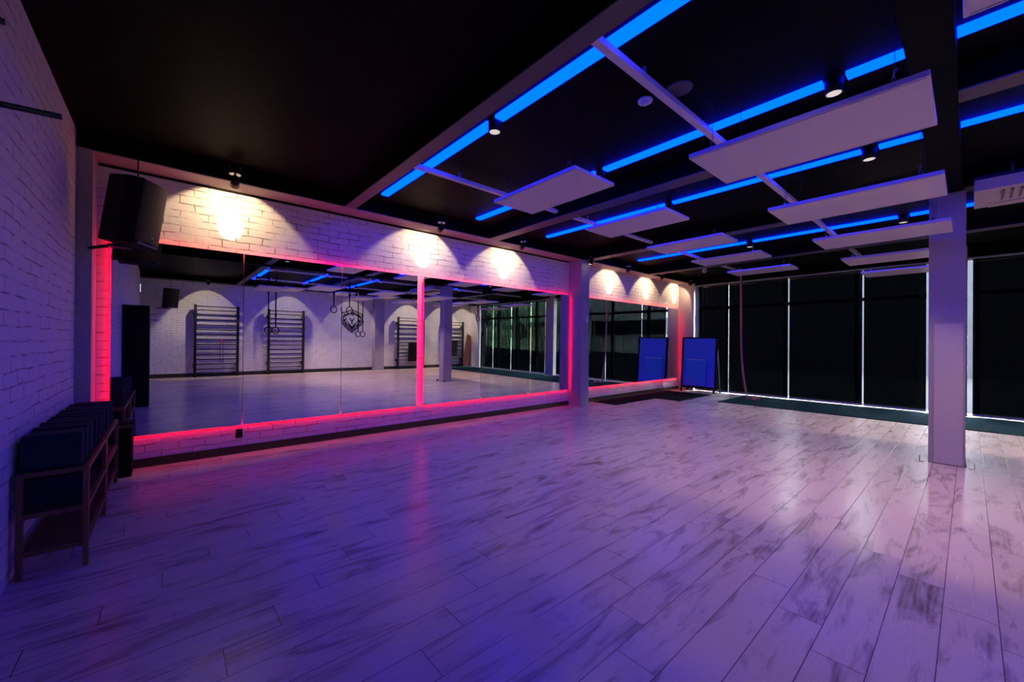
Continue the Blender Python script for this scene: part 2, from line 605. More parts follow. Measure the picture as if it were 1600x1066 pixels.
for x, l in ((-0.445, 'upright red light strip beside the left corner, below the loudspeaker'),
             (3.04, 'upright red light strip at the left side of the gap between mirrors'),
             (3.18, 'upright red light strip at the right side of the gap between mirrors'),
             (6.79, 'upright red light strip at the left side of the wall column'),
             (11.845, 'upright pink light strip in the far corner beside the blue board')):
    o = B(x - 0.003, x + 0.003, 5.902, 5.912, ZM0 + 0.02, ZM1 - 0.02).build('red_light_strip', 'red')
    tag(o, l, 'light strip', 'red light strips behind the mirrors')

# =================================================================== ceiling: blue strips, lamps, rails, panels
strips = [(2.165, 2.260), (3.735, 3.828), (5.345, 5.430), (8.50, 8.600)]
names = ['nearest the left beam', 'second from the left', 'third from the left', 'farthest, in front of the blinds']
for i, (a, b) in enumerate(strips):
    for j, (y0, y1) in enumerate(((2.87, 5.22), (0.74, 2.75), (0.27, 0.60), (-1.02, 0.056), (-3.48, -1.47), (-4.45, -3.62))):
        if i == 0 and j in (2, 3):
            continue
        where = ['between the mirror wall and the first downlight', 'running on from the first downlight towards the pillar beam',
                 'short piece just before the dark pillar beam', 'on the near side of the dark pillar beam',
                 'seen in the mirror, middle piece', 'seen in the mirror, piece towards the back wall'][j]
        o = B(a, b, y0, y1, ZC - 0.028, ZC - 0.001).build('ceiling_light_strip', 'blue')
        tag(o, 'glowing blue ceiling strip %s, %s' % (names[i], where), 'light strip', 'blue light strips on the ceiling')

def make_downlight():
    t = thing('downlight', 'x', 'ceiling lamp', (0, 0, 0), 'black downlights in line with the blue strips')
    MB().cyl((0, 0, 0), (0, 0, -0.11), 0.058, n=28).build('can', 'blackp', t, world=False)
    MB().torus((0, 0, -0.111), (0, 0, 1), 0.052, 0.006, 28, 8).build('rim', 'blackm', t, world=False)
    MB().cyl((0, 0, -0.1105), (0, 0, -0.113), 0.046, n=28).build('diffuser', 'glassdisc', t, world=False)
    return t
dl = make_downlight()
dn = [('on the blue strip nearest the left beam', 2.21), ('on the second blue strip', 3.78), ('on the third blue strip', 5.39), ('on the farthest blue strip', 8.55)]
first = True
for yy, wh in ((2.81, 'towards the mirrors'), (0.675, 'near the dark pillar beam'), (-1.25, 'seen in the mirror, front row'), (-3.55, 'seen in the mirror, back row')):
    for n_, x in dn:
        lab = 'black downlight %s, %s' % (n_, wh)
        if first:
            dl.location = (x, yy, ZC); dl['label'] = lab; first = False; t = dl
        else:
            t = copy_tree(dl, loc=(x, yy, ZC), label=lab)
for yy in (2.81, 0.675, -1.25, -3.55):
    for n_, x in dn:
        spot('downlight_lamp', (x, yy, ZC - 0.125), (x, yy, 0), DOWN_W[x] * {2.81: 0.65, 0.675: 1.5, -1.25: 1.2, -3.55: 2.2}[yy] + (45 if yy == -3.55 and x < 5 else 0), 96, 0.3, WARM, 0.05)

for (yy, lab) in ((3.97, 'long white ceiling rail crossing the blue strips near the mirrors'),
                  (1.555, 'long white ceiling rail crossing the blue strips near the pillar beam'),
                  (my(1.555), 'long white ceiling rail seen in the mirror, carrying the front rings'),
                  (my(3.97), 'long white ceiling rail seen in the mirror, nearest the back wall')):
    t = thing('ceiling_rail', lab, 'ceiling rail', (2.0, yy, 3.36), 'white rails under the ceiling')
    B(2.0, 11.7, yy - 0.03, yy + 0.03, 3.30, 3.345, bev=0.004).build('rail_body', 'rail', t)
    for x in (2.6, 5.0, 7.8, 11.3):
        B(x - 0.012, x + 0.012, yy - 0.012, yy + 0.012, 3.346, ZC - 0.001).build('hanger_plate', 'alu', t)

def make_panel(w, l, z, name='heating_panel'):
    t = thing(name, 'x', 'ceiling panel', (0, 0, z), 'white heating panels hung under the ceiling')
    B(0, w, 0, l, 0, 0.032, bev=0.004).build('casing', 'panel', t, world=False)
    mb = MB()
    e = 0.012
    for bx in ((e, w - e, e, e + 0.006), (e, w - e, l - e - 0.006, l - e), (e, e + 0.006, e, l - e), (w - e - 0.006, w - e, e, l - e)):
        mb.box(*bx, -0.0035, -0.0002)
    mb.build('edge_bead', 'rail', t, world=False)
    for (px, py) in ((0.07, 0.13), (w - 0.07, 0.13), (0.07, l - 0.13), (w - 0.07, l - 0.13)):
        MB().cyl((px, py, 0.05), (px, py, ZC - z - 0.001), 0.0016, n=6).build('wire', 'blackm', t, world=False)
        mb = MB().box(px - 0.012, px + 0.012, py - 0.010, py + 0.010, 0.033, 0.062)
        pts = [(px + 0.03 * math.cos(a) + 0.02, py + 0.01 * math.sin(a * 2), 0.10 + 0.035 * math.sin(a)) for a in [i * 0.45 for i in range(14)]]
        mb.tube(pts, 0.0014, 5)
        mb.build('cable_clip', 'chrome', t, world=False)
    return t
ordn = ['nearest the camera', 'second', 'third', 'fourth', 'next to the blinds']
pa = make_panel(0.59, 1.15, 2.93)
for i, x in enumerate((2.68, 4.26, 5.83, 7.38, 9.06)):
    lab = 'white heating panel of the row by the mirrors, %s from the left beam' % ordn[i] if i in (1, 2, 3) else 'white heating panel of the row by the mirrors, %s' % ordn[i]
    if i == 0:
        pa.location = (x, 2.27, 2.93); pa['label'] = lab
    else:
        copy_tree(pa, loc=(x, 2.27, 2.93), label=lab)
pb = make_panel(0.66, 1.17, 2.70)
for i, x in enumerate((2.755, 4.415, 6.10, 7.79, 9.47)):
    lab = 'white heating panel of the row by the pillar, %s counted from the camera' % ordn[i] if i in (1, 2, 3) else 'white heating panel of the row by the pillar, %s' % ordn[i]
    if i == 0:
        pb.location = (x, 0.127, 2.70); pb['label'] = lab
    else:
        copy_tree(pb, loc=(x, 0.127, 2.70), label=lab)
for i, x in enumerate((1.72, 4.415, 6.10, 7.79, 10.02)):
    copy_tree(pb, loc=(x, -1.95 if i else -1.15, 2.70), label='white heating panel beyond the pillar beam, mirrored, %s' % ordn[i])
for i, x in enumerate((2.68, 4.26, 5.83, 7.38, 9.06)):
    copy_tree(pa, loc=(x, my(3.42), 2.93), label='white heating panel near the back wall, mirrored, %s' % ordn[i])

# smoke detector, speaker plate, emergency lamp
t = thing('smoke_detector', 'round white smoke detector on the black ceiling above the first panels', 'smoke detector', (2.96, 1.76, ZC))
MB().cyl((2.96, 1.76, ZC), (2.96, 1.76, ZC - 0.015), 0.06, 0.058, 28).build('base_plate', 'sens', t)
MB().cyl((2.96, 1.76, ZC - 0.015), (2.96, 1.76, ZC - 0.04), 0.035, 0.02, 24).build('sensing_head', 'sens', t)
o = MB().cyl((3.02, 1.50, ZC), (3.02, 1.50, ZC - 0.012), 0.10, 0.095, 32).build('ceiling_speaker', 'beam')
tag(o, 'round dark ceiling loudspeaker cover beside the white smoke detector', 'speaker')
t = thing('emergency_lamp', 'small white domed lamp under the far beam above the rope', 'ceiling lamp', (10.6, 4.55, ZC))
MB().cyl((10.6, 4.55, ZC), (10.6, 4.55, ZC - 0.10), 0.05, 0.05, 20).build('housing', 'sens', t)
MB().cyl((10.6, 4.55, ZC - 0.10), (10.6, 4.55, ZC - 0.15), 0.07, 0.03, 20).build('dome', 'sens', t)

# air conditioner under the ceiling
ac = thing('air_conditioner', 'long white air conditioner under the ceiling right of the pillar', 'air conditioner', (7.3, -0.9, 3.2))
pr = [(6.70, 3.10), (7.42, 3.07), (7.50, 3.14), (7.50, 3.31), (6.95, 3.33), (6.70, 3.22)]
MB().prism(pr, 'y', -1.75, -0.03).build('casing', 'ac', ac)
mb = MB()
for i in range(22):
    y = -1.55 + i * 0.062
    mb.box(6.80, 7.20, y, y + 0.02, 3.078, 3.092)
mb.build('intake_grille', 'acg', ac)
B(7.26, 7.42, -1.65, -0.14, 3.062, 3.078).build('air_flap', 'ac', ac)
mb = MB()
for y in (-1.5, -0.3):
    for x in (6.9, 7.3):
        mb.cyl((x, y, 3.30), (x, y, ZC - 0.001), 0.008, n=8)
mb.build('hanging_rods', 'alu', ac)

# =================================================================== wall spots
def wall_spot(x, y, side, label, hot, grp):
    """side +1 faces the mirror wall, -1 the back wall"""
    z0 = 3.27
    t = thing('spotlight', label, 'spotlight', (x, y, z0), grp)
    MB().cyl((x, y, z0 - 0.006), (x, y, z0 + 0.004), 0.055, 0.055, 24).build('mount_ring', 'chrome', t)
    for s in (-1, 1):
        mb = MB().box(x + s * 0.053 - 0.003, x + s * 0.053 + 0.003, y - 0.008, y + 0.008, z0, z0 + 0.06)
        mb.cyl((x + s * 0.053, y, z0 + 0.06), (x + s * 0.053, y, ZC - 0.001), 0.0025, n=6)
        mb.build('spring_clip', 'chrome', t)
    MB().cyl((x, y, z0 - 0.006), (x, y, z0 - 0.05), 0.012, n=12).build('swivel_arm', 'blackm', t)
    c = Vector((x, y, z0 - 0.085))
    d = (Vector(hot) - c).normalized()
    hd = MB().cyl(c - d * 0.055, c + d * 0.065, 0.043, 0.043, 24).build('lamp_head', 'blackm', t)
    MB().cyl(c + d * 0.062, c + d * 0.067, 0.036, 0.036, 20).build('lens', 'warmface', hd)
    return t, c + d * 0.075

xs_lab = [(0.555, 'black spotlight lighting the brick beside the loudspeaker, first from the left'),
          (3.22, 'black spotlight above the red gap between the mirrors'),
          (4.95, 'black spotlight lighting the brick left of the wall column'),
          (8.42, 'black spotlight right of the wall column above the far mirror'),
          (10.05, 'black spotlight in the middle above the far mirror'),
          (11.70, 'black spotlight in the far corner next to the blinds')]
hx = [0.564, 3.166, 4.912, 8.36, 10.06, 11.685]
for i, (x, lab) in enumerate(xs_lab):
    hot = (hx[i], YF, 2.80)
    t, p = wall_spot(x, 5.42, 1, lab, hot, 'spotlights along the mirror wall')
    spot('spotlight_core', p, (hot[0], hot[1], 2.82), CORE_W, 26, 0.3, (1.0, 0.78, 0.50), 0.02)
    spot('spotlight_spill', p, (hot[0], hot[1], 2.78), SPILL_W, 112, 0.15, (1.0, 0.68, 0.38), 0.02)
t, p = wall_spot(6.95, 5.40, 1, 'black spotlight with pale lens in front of the wall column', (6.95, 5.75, 2.3), 'spotlights along the mirror wall')
bl = [(1.0, 'black spotlight above the first wall bars at the back wall'), (3.5, 'black spotlight above the second wall bars at the back wall'),
      (5.9, 'black spotlight above the lion emblem'), (8.5, 'black spotlight above the third wall bars at the back wall'),
      (10.35, 'black spotlight above the fourth wall bars at the back wall'), (11.6, 'black spotlight above the leaning boards')]
for x, lab in bl:
    t, p = wall_spot(x, -4.95, -1, lab, (x, YB, 2.35), 'spotlights along the back wall')
    spot('spotlight_spill', p, (x, YB, 2.2), 150, 90, 0.25, (1.0, 0.80, 0.56), 0.02)

# =================================================================== window wall
# solid head above the glazing, plinth under it
struct('wall_right', B(XW + 0.02, XW + 0.35, YB - 0.2, YF + 0.2, 3.16, ZC), 'beamdark')
struct('trim_14', B(XW + 0.10, XW + 0.32, 5.4, YF + 0.2, 0, 3.16), 'lightpl')
struct('trim_15', B(XW - 0.01, XW + 0.30, YB - 0.2, -4.72, 0, 3.16), 'white')
struct('trim_16', B(XW + 0.03, XW + 0.30, -4.72, 5.40, 0.0, 0.012), 'frame')
gaps = [5.38, 4.50, 3.055, 1.61, 0.53, -0.02, -0.92, -2.24, -3.60, -4.66]
blinds = [(4.512, 5.36), (3.068, 4.490), (1.622, 3.040), (0.60, 1.592), (-0.90, -0.04), (-2.22, -0.94), (-3.58, -2.26), (-4.63, -3.62)]
blab = ['dark roller blind in the far left corner behind the blue board',
        'dark roller blind behind the hanging climbing rope',
        'dark roller blind, third from the far left corner',
        'dark roller blind partly hidden by the white pillar, on its left',
        'dark roller blind right of the white pillar',
        'dark roller blind seen only in the mirror, next after the pillar side',
        'dark roller blind seen only in the mirror, third from the back wall pilaster side',
        'dark roller blind seen only in the mirror, nearest the back wall']
for (y0, y1), lab in zip(blinds, blab):
    t = thing('roller_blind', lab, 'blind', (XW, (y0 + y1) / 2, 0.05), 'roller blinds along the window wall')
    mb = MB()
    N = 26
    lo, hi = [], []
    for i in range(N + 1):
        y = y0 + (y1 - y0) * i / N
        wv = 0.004 * math.sin(i * 1.7) + 0.003 * math.sin(i * 0.63 + 1)
        lo.append(mb.bm.verts.new((XW + wv, y, 0.045)))
        hi.append(mb.bm.verts.new((XW + wv * 1.5, y, 3.07)))
    for i in range(N):
        mb.bm.faces.new((lo[i], lo[i + 1], hi[i + 1], hi[i]))
    mb.build('cloth', 'screen', t)
    MB().cyl((XW + 0.01, y0, 3.095), (XW + 0.01, y1, 3.095), 0.028, n=14).build('roller_tube', 'blackm', t)
    B(XW - 0.006, XW + 0.006, y0, y1, 0.0135, 0.050).build('bottom_bar', 'alu', t)
t = thing('blind_rail', 'long pale metal rail carrying the roller blinds, ceiling side', 'curtain rail', (XW, 0.3, 3.15))
B(XW - 0.05, XW - 0.02, 0.50, 5.42, 3.129, 3.158).build('rail_body', 'alu', t)
B(XW - 0.05, XW - 0.02, -4.70, 0.02, 3.129, 3.158).build('rail_body', 'alu', t)

# window frames: one structure per bay with glass bars behind the blinds
wi = 1
ymul = [5.38, 4.62, 3.18, 1.74, 0.60]
ymul2 = [-0.10, -0.80, -2.12, -3.48, -4.70]
for ys in (ymul, ymul2):
    for a, b in zip(ys[:-1], ys[1:]):
        mb = MB()
        mb.box(XW + 0.18, XW + 0.25, a - 0.04, a + 0.04, 0.013, 3.16)
        mb.box(XW + 0.18, XW + 0.25, b, a, 2.43, 2.51)
        mb.box(XW + 0.18, XW + 0.25, b, a, 0.012, 0.04)
        o = struct('window_%d' % wi, mb, 'frame')
        wi += 1

# =================================================================== outside
struct('ground', B(XW + 0.36, 90, -70, 60, -0.4, -0.2), 'street')
t = thing('building', 'dark clad building across the yard behind the blinds', 'building', (30, 7, -0.2))
B(30, 42, -2.0, 24, -0.2, 8.0).build('walls', 'facade', t)
B(29.6, 42.4, -2.3, 24.4, 8.0, 8.3).build('roof_edge', 'facade', t)
t = thing('office_building', 'pale grey building far behind the right mirror\'s reflected blinds', 'building', (45, -9, -0.2))
B(44, 56, -34, 3, -0.2, 15).build('walls', 'lightpl', t)
B(43.6, 56.4, -34.4, 3.4, 15, 15.5).build('roof_edge', 'facade', t)
B(43.7, 43.98, -33, 2, 2.4, 4.2).build('window_band', 'facade', t)
from mathutils import noise as mnoise
def tree(x, y, h, r, lab, seed):
    t = thing('tree', lab, 'tree', (x, y, -0.2), 'trees outside the blinds')
    mb = MB().cyl((x, y, -0.2), (x, y, h * 0.6), 0.18, 0.1, 10)
    mb.build('trunk', 'bark', t)
    bm = bmesh.new()
    rnd = random.Random(seed)
    for q in range(9):
        c = Vector((rnd.uniform(-1, 1) * r * 0.6, rnd.uniform(-1, 1) * r * 0.6, h * 0.62 + rnd.uniform(-1, 1) * h * 0.25))
        mt = Matrix.Translation(c + Vector((x, y, 0)))
        bmesh.ops.create_icosphere(bm, subdivisions=3, radius=r * rnd.uniform(0.45, 0.7), matrix=mt)
    for v in bm.verts:
        nn = mnoise.noise_vector(v.co * 1.6)
        v.co += nn * 0.45
    m = MB(); m.bm.free(); m.bm = bm
    m.build('crown', 'leaf', t)
sp_ = [(19, -8, 5.5, 1.7), (23.5, -11, 6.5, 2.0), (19, -14.5, 6, 1.9), (25.5, -18.5, 7.5, 2.2), (19.5, -21, 6.5, 2.0)]
for i, (x, y, h, r) in enumerate(sp_):
    tree(x, y, h, r, 'leafy green tree outside the mirrored blinds, ' + ['nearest the dark building', 'second from the dark building', 'middle one of five', 'rear one before the hedge', 'farthest from the dark building'][i], i)

t = thing('hedge', 'tall dense green hedge outside, filling the mirrored blinds', 'hedge', (20, -20, -0.2))
bm = bmesh.new()
bmesh.ops.create_grid(bm, x_segments=150, y_segments=50, size=1.0)
for v in bm.verts:
    u, w_ = v.co.x, v.co.y
    p = Vector((40.0 + 4.0 * u, -41 - 21.0 * u, 4.4 + 4.6 * w_))
    d = mnoise.noise(p * 0.5) * 1.0 + mnoise.noise(p * 1.7) * 0.5 + mnoise.noise(p * 5) * 0.22
    v.co = p + Vector((-0.95, 0.3, 0)) * d
m = MB(); m.bm.free(); m.bm = bm
o = m.build('foliage', 'leaf', t)
md = o.modifiers.new('thickness', 'SOLIDIFY'); md.thickness = 1.2
# =================================================================== floor mats
o = B(10.05, 11.80, -5.2, 3.99, 0.0, 0.012).build('floor_mat', 'mat')
tag(o, 'long dark teal rubber mat running along the blinds', 'mat')
o = B(7.65, 9.39, 5.24, 5.86, 0.0, 0.012).build('floor_mat', 'matdark')
tag(o, 'black mat under the far mirror, the narrower one by the column', 'mat', 'black mats under the far mirror')
o = B(9.41, 11.20, 4.63, 5.86, 0.0, 0.012).build('floor_mat', 'matdark')
tag(o, 'wide black mat in the corner in front of the blue board', 'mat', 'black mats under the far mirror')

# =================================================================== blue board on wheeled stand
bd = thing('wheeled_board', 'blue glossy board in black frame on a wheeled stand in the corner', 'board', (11.6, 5.14, 0))
lean = Matrix.Rotation(R(4.0), 3, 'Y')
pv = (11.6, 5.14, 0.12)
B(11.585, 11.605, 4.69, 5.60, 0.17, 1.56, rot=lean, piv=pv).build('board_face', 'board', bd)
fr = MB()
for bx in ((4.64, 4.69, 0.11, 1.60), (5.60, 5.65, 0.11, 1.60), (4.64, 5.65, 0.11, 0.17), (4.64, 5.65, 1.56, 1.60)):
    fr.box(11.57, 11.615, bx[0], bx[1], bx[2], bx[3], rot=lean, piv=pv)
fr.build('frame', 'blackp', bd)
sp0 = B(11.545, 11.582, 4.93, 5.49, 0.19, 0.93, rot=lean, piv=pv, bev=0.003).build('small_panel', 'board2', bd)
B(11.543, 11.584, 4.93, 5.49, 0.9305, 0.945, rot=lean, piv=pv).build('edge_highlight', 'sens', sp0)  # white strip painted in as a highlight along the panel's edge
for y in (4.68, 5.61):
    MB().tube([(11.72, y, 1.45), (11.85, y, 0.8), (11.93, y, 0.10)], 0.014, 8).build('rear_leg', 'alu', bd)
    B(11.50, 11.96, y - 0.02, y + 0.02, 0.085, 0.12).build('foot_bar', 'blackm', bd)
B(11.83, 11.86, 4.68, 5.61, 0.80, 0.83).build('cross_bar', 'alu', bd)
for x in (11.53, 11.92):
    for y in (4.68, 5.61):
        MB().cyl((x, y - 0.014, 0.045), (x, y + 0.014, 0.045), 0.043, n=18).build('caster_wheel', 'blackp', bd)

# =================================================================== climbing rope
def rope_pt(t):
    # t 0 top .. 1 floor
    z = 3.40 - 3.36 * t
    s = max(0, (t - 0.45) / 0.55)
    return Vector((11.03, 3.83 - 0.03 * t - 0.14 * s ** 3, z))
rp = thing('climbing_rope', 'thick twisted reddish climbing rope hanging from the ceiling to the mat', 'rope', (11.03, 3.66, 0.012))
path = [rope_pt(i / 60) for i in range(61)]
tail = []
for i in range(1, 40):
    a = i * 0.28
    rr = 0.10 - 0.0012 * i
    tail.append(Vector((11.00 + rr * math.sin(a) * 1.2 - 0.0, 3.60 - 0.07 + rr * math.cos(a) * 0.7 - 0.003 * i, 0.045 + 0.028 * (i > 22))))
path2 = path + tail
# resample
dist = [0]
for a, b in zip(path2[:-1], path2[1:]):
    dist.append(dist[-1] + (b - a).length)
def at(s):
    for i in range(len(dist) - 1):
        if dist[i + 1] >= s:
            f = (s - dist[i]) / max(1e-6, dist[i + 1] - dist[i])
            return path2[i].lerp(path2[i + 1], f)
    return path2[-1].copy()
mb = MB()
Ltot = dist[-1]
NS = int(Ltot / 0.011)
for st in range(3):
    pts = []
    prev = Vector((1, 0, 0))
    for i in range(NS + 1):
        s = Ltot * i / NS
        p = at(s)
        d = (at(min(Ltot, s + 0.01)) - at(max(0, s - 0.01)))
        d.normalize()
        u = (prev - d * prev.dot(d)).normalized(); prev = u
        w = d.cross(u)
        a = s / 0.085 * 2 * math.pi + st * 2 * math.pi / 3
        pts.append(p + (u * math.cos(a) + w * math.sin(a)) * 0.0125)
    mb.tube(pts, 0.0135, 6)
mb.build('strands', 'rope', rp)
MB().cyl((11.03, 3.83, ZC - 0.001), (11.03, 3.83, 3.33), 0.03, n=16).build('ceiling_hook', 'blackm', rp)

# =================================================================== racks with foam blocks at the left wall
def rack(y0, y1, lab):
    t = thing('storage_rack', lab, 'rack', (-0.5, (y0 + y1) / 2, 0), 'low wooden racks at the left wall')
    xa, xb = -0.655, -0.365
    for x in (xa, xb - 0.025):
        for y in (y0, y1 - 0.045):
            B(x, x + 0.025, y, y + 0.045, 0, 0.615, bev=0.002).build('post', 'wood', t)
    for z in (0.125, 0.345, 0.585):
        for x in (xa + 0.001, xb - 0.022):
            B(x, x + 0.02, y0 + 0.046, y1 - 0.046, z, z + 0.028).build('long_rail', 'wood', t)
        for y in (y0 + 0.012, y1 - 0.035):
            B(xa + 0.026, xb - 0.026, y, y + 0.02, z, z + 0.028).build('end_rail', 'wood', t)
        mb = MB()
        y = y0 + 0.05
        while y < y1 - 0.06:
            mb.box(xa + 0.022, xb - 0.023, y, y + 0.013, z + 0.010, z + 0.020)
            y += 0.032
        mb.build('slat_shelf', 'wood', t)
    return t
rack(3.58, 4.54, 'low wooden slatted rack nearest the camera, full of navy foam blocks')
rack(4.56, 5.50, 'low wooden slatted rack behind the first, towards the mirrors')

blk = {}
def block(y, th, z, h, lab, grp, dx=0.0, tilt=0.0):
    key = (round(th, 3), round(h, 3))
    if key not in blk:
        mb = MB()
        mb.box(-0.125, 0.125, 0, th, 0, h, bev=0.014)
        o = mb.build('foam_block', 'foam')
        blk[key] = o
    else:
        o = blk[key].copy()
        COL.objects.link(o)
    o.location = (-0.522 + dx, y, z)
    o.rotation_euler = (tilt, 0, 0)
    tag(o, lab, 'foam block', grp)
    return o
top = [3.625, 3.705, 3.765, 3.90, 3.96, 4.05, 4.115, 4.24, 4.33, 4.40, 4.60, 4.69, 4.76, 4.90, 4.99, 5.12, 5.21, 5.30]
ords = ['frontmost', 'second', 'third', 'fourth', 'fifth', 'sixth', 'seventh', 'eighth', 'ninth', 'tenth', 'eleventh', 'twelfth', 'thirteenth', 'fourteenth', 'fifteenth', 'sixteenth', 'seventeenth', 'rearmost']
for i, y in enumerate(top):
    block(y, 0.052, 0.614, 0.205 + (0.008 if i % 3 == 0 else 0), 'navy foam block standing on top of the racks, %s from the camera' % ords[i],
          'foam blocks on top of the racks', dx=random.uniform(-0.008, 0.008))
mid = [3.66, 3.73, 3.86, 3.93, 4.70, 4.78, 4.95]
for i, y in enumerate(mid):
    block(y, 0.052, 0.374, 0.19, 'navy foam block on the middle rack shelf, %s from the camera' % (ords[i] if i < 6 else 'rearmost'),
          'foam blocks on the middle shelves', dx=random.uniform(-0.006, 0.006))
o = B(-0.46, -0.27, 5.60, 5.84, 0.0, 0.50, bev=0.012).build('storage_box', 'blackp')
tag(o, 'black upright box between the wooden racks and the first mirror', 'box')

# =================================================================== loudspeakers
def speaker(c, yawdeg, lab, arm_from):
    t = thing('loudspeaker', lab, 'loudspeaker', (c[0], c[1], c[2] - 0.31), 'wall loudspeakers')
    rot = Matrix.Rotation(R(yawdeg), 3, 'Z') @ Matrix.Rotation(R(8), 3, 'X')
    C_ = Vector(c)
    # local: front faces -Y, width X
    out = [(-0.19, -0.15), (0.19, -0.15), (0.19, -0.02), (0.10, 0.17), (-0.10, 0.17), (-0.19, -0.02)]
    mb = MB().prism(out, 'z', -0.31, 0.31)
    bmesh.ops.bevel(mb.bm, geom=list(mb.bm.edges), offset=0.012, segments=2, affect='EDGES', profile=0.6)
    mb.xform(Matrix.Translation(C_) @ rot.to_4x4())
    mb.build('cabinet', 'blackp', t)
    g = MB()
    N = 10
    prof = []
    for i in range(N + 1):
        x = -0.18 + 0.36 * i / N
        prof.append((x, -0.156 - 0.035 * (1 - (x / 0.18) ** 2)))
    prof += [(0.18, -0.150), (-0.18, -0.150)]
    g.prism(prof, 'z', -0.27, 0.30)
    g.xform(Matrix.Translation(C_) @ rot.to_4x4())
    g.build('grille', 'grille', t)
    l = MB().box(-0.018, 0.018, -0.194, -0.191, -0.215, -0.207)
    l.xform(Matrix.Translation(C_) @ rot.to_4x4())
    l.build('badge', 'chrome', t)
    l = MB().box(-0.15, 0.15, -0.17, -0.151, -0.30, -0.275)
    l.xform(Matrix.Translation(C_) @ rot.to_4x4())
    l.build('lower_trim', 'beam', t)
    pt = C_ + rot @ Vector((0, 0.05, -0.32))
    a = MB().tube([arm_from, (arm_from[0] + (pt.x - arm_from[0]) * 0.5, arm_from[1] + (pt.y - arm_from[1]) * 0.5, pt.z - 0.01), (pt.x, pt.y, pt.z - 0.005)], 0.016, 10)
    a.box(pt.x - 0.08, pt.x + 0.08, pt.y - 0.06, pt.y + 0.06, pt.z - 0.035, pt.z - 0.012)
    a.build('bracket', 'blackm', t)
    tp = C_ + rot @ Vector((0, 0.0, 0.31))
    MB().cyl(tp, (tp.x, tp.y, ZC - 0.002), 0.006, n=8).build('hanging_rod', 'blackm', t)
    return t
speaker((-0.27, 5.28, 2.62), 64, 'large black loudspeaker hung in the left corner above the mirrors', (-0.59, 5.63, 2.29))
speaker((0.02, -5.22, 2.62), 150, 'black loudspeaker at the back wall, seen in the first mirror', (-0.30, YB + 0.01, 2.29))

# socket on the brick base, sensor on the column
t = thing('wall_socket', 'small black wall socket on the red-lit brick below the mirrors', 'socket', (0.675, YF, 0.25))
B(0.640, 0.708, YF - 0.022, YF - 0.001, 0.195, 0.300, bev=0.004).build('socket_box', 'blackp', t)
B(0.652, 0.696, YF - 0.026, YF - 0.0225, 0.21, 0.285).build('socket_face', 'blackm', t)
t = thing('motion_sensor', 'small white sensor box on the front of the wall column', 'sensor', (6.99, 5.57, 1.95))
B(6.975, 7.035, 5.545, 5.569, 1.86, 1.98, bev=0.006).build('housing', 'sens', t)
MB().cyl((7.005, 5.545, 1.945), (7.005, 5.530, 1.945), 0.018, 0.008, 14).build('sensor_eye', 'sens', t)
t = thing('wall_camera', 'tiny white camera at the top of the wall column', 'camera', (7.02, 5.55, 3.12))
B(7.03, 7.09, 5.52, 5.569, 3.10, 3.17, bev=0.006).build('housing', 'sens', t)
MB().cyl((7.06, 5.52, 3.13), (7.06, 5.50, 3.13), 0.014, n=14).build('lens', 'blackp', t)

# =================================================================== things only seen in the mirrors
bars = [(0.65, 1.92, 'black metal wall bars with a red-handled cord, nearest the left wall', 2.47),
        (2.80, 4.05, 'black metal wall bars left of the lion emblem', 2.44),
        (7.93, 9.28, 'black metal wall bars with a black pad, right of the back wall column', 2.40),
        (10.24, 11.55, 'black metal wall bars next to the leaning boards', 2.30)]
for x0, x1, lab, h in bars:
    t = thing('wall_bars', lab, 'wall bars', ((x0 + x1) / 2, YB + 0.15, 0), 'black wall bars on the back wall')
    yb = YB + 0.02
    for x in (x0, x1 - 0.075):
        mb = MB().box(x, x + 0.075, yb + 0.10, yb + 0.20, 0, h)
        mb.build('upright', 'blackm', t)
        mb = MB()
        for i in range(24):
            z = 0.12 + i * (h - 0.2) / 23
            mb.cyl((x + 0.0375, yb + 0.199, z), (x + 0.0375, yb + 0.203, z), 0.014, n=10)
        mb.build('peg_holes', 'beam', t)
        for z in (0.35, h - 0.35):
            B(x - 0.012, x + 0.087, yb - 0.018, yb + 0.099, z, z + 0.11).build('wall_bracket', 'blackm', t)
    n = 14
    for i in range(n):
        z = 0.10 + (h - 0.28) * i / (n - 1)
        MB().cyl((x0 + 0.075, yb + 0.15, z), (x1 - 0.075, yb + 0.15, z), 0.017, n=10).build('rung', 'blackm', t)
    MB().cyl((x0 + 0.075, yb + 0.15, h - 0.05), (x1 - 0.075, yb + 0.15, h - 0.05), 0.017, n=10).build('rung', 'blackm', t)
# cord with red handle on the first bars
t = thing('resistance_cord', 'thin cord with a red handle hanging on the first wall bars', 'resistance band', (1.42, -5.36, 0.35))
MB().tube([(1.385, -5.365, 1.18), (1.37, -5.36, 0.8), (1.36, -5.36, 0.5)], 0.006, 6).build('cord', 'blackp', t)
MB().tube([(1.45, -5.365, 1.18), (1.455, -5.36, 0.8), (1.45, -5.36, 0.45)], 0.006, 6).build('cord', 'blackp', t)
MB().torus((1.418, -5.355, 1.22), (0, 1, 0), 0.05, 0.014, 20, 8).build('handle', 'redh', t)
for xa, xb, z0, z1, lab in ((8.42, 9.12, 0.35, 1.22, 'black exercise pad hung on the third wall bars'),
                            (10.52, 11.10, 0.55, 1.35, 'black exercise pad hung on the fourth wall bars')):
    t = thing('exercise_pad', lab, 'exercise pad', ((xa + xb) / 2, -5.30, z0), 'black pads on the wall bars')
    B(xa, xb, -5.300, -5.255, z0, z1, bev=0.012).build('pad_body', 'blackp', t)
    for x in (xa + 0.15, xb - 0.2):
        B(x, x + 0.05, -5.354, -5.26, z1 + 0.001, z1 + 0.012).build('hook_strap', 'blackm', t)
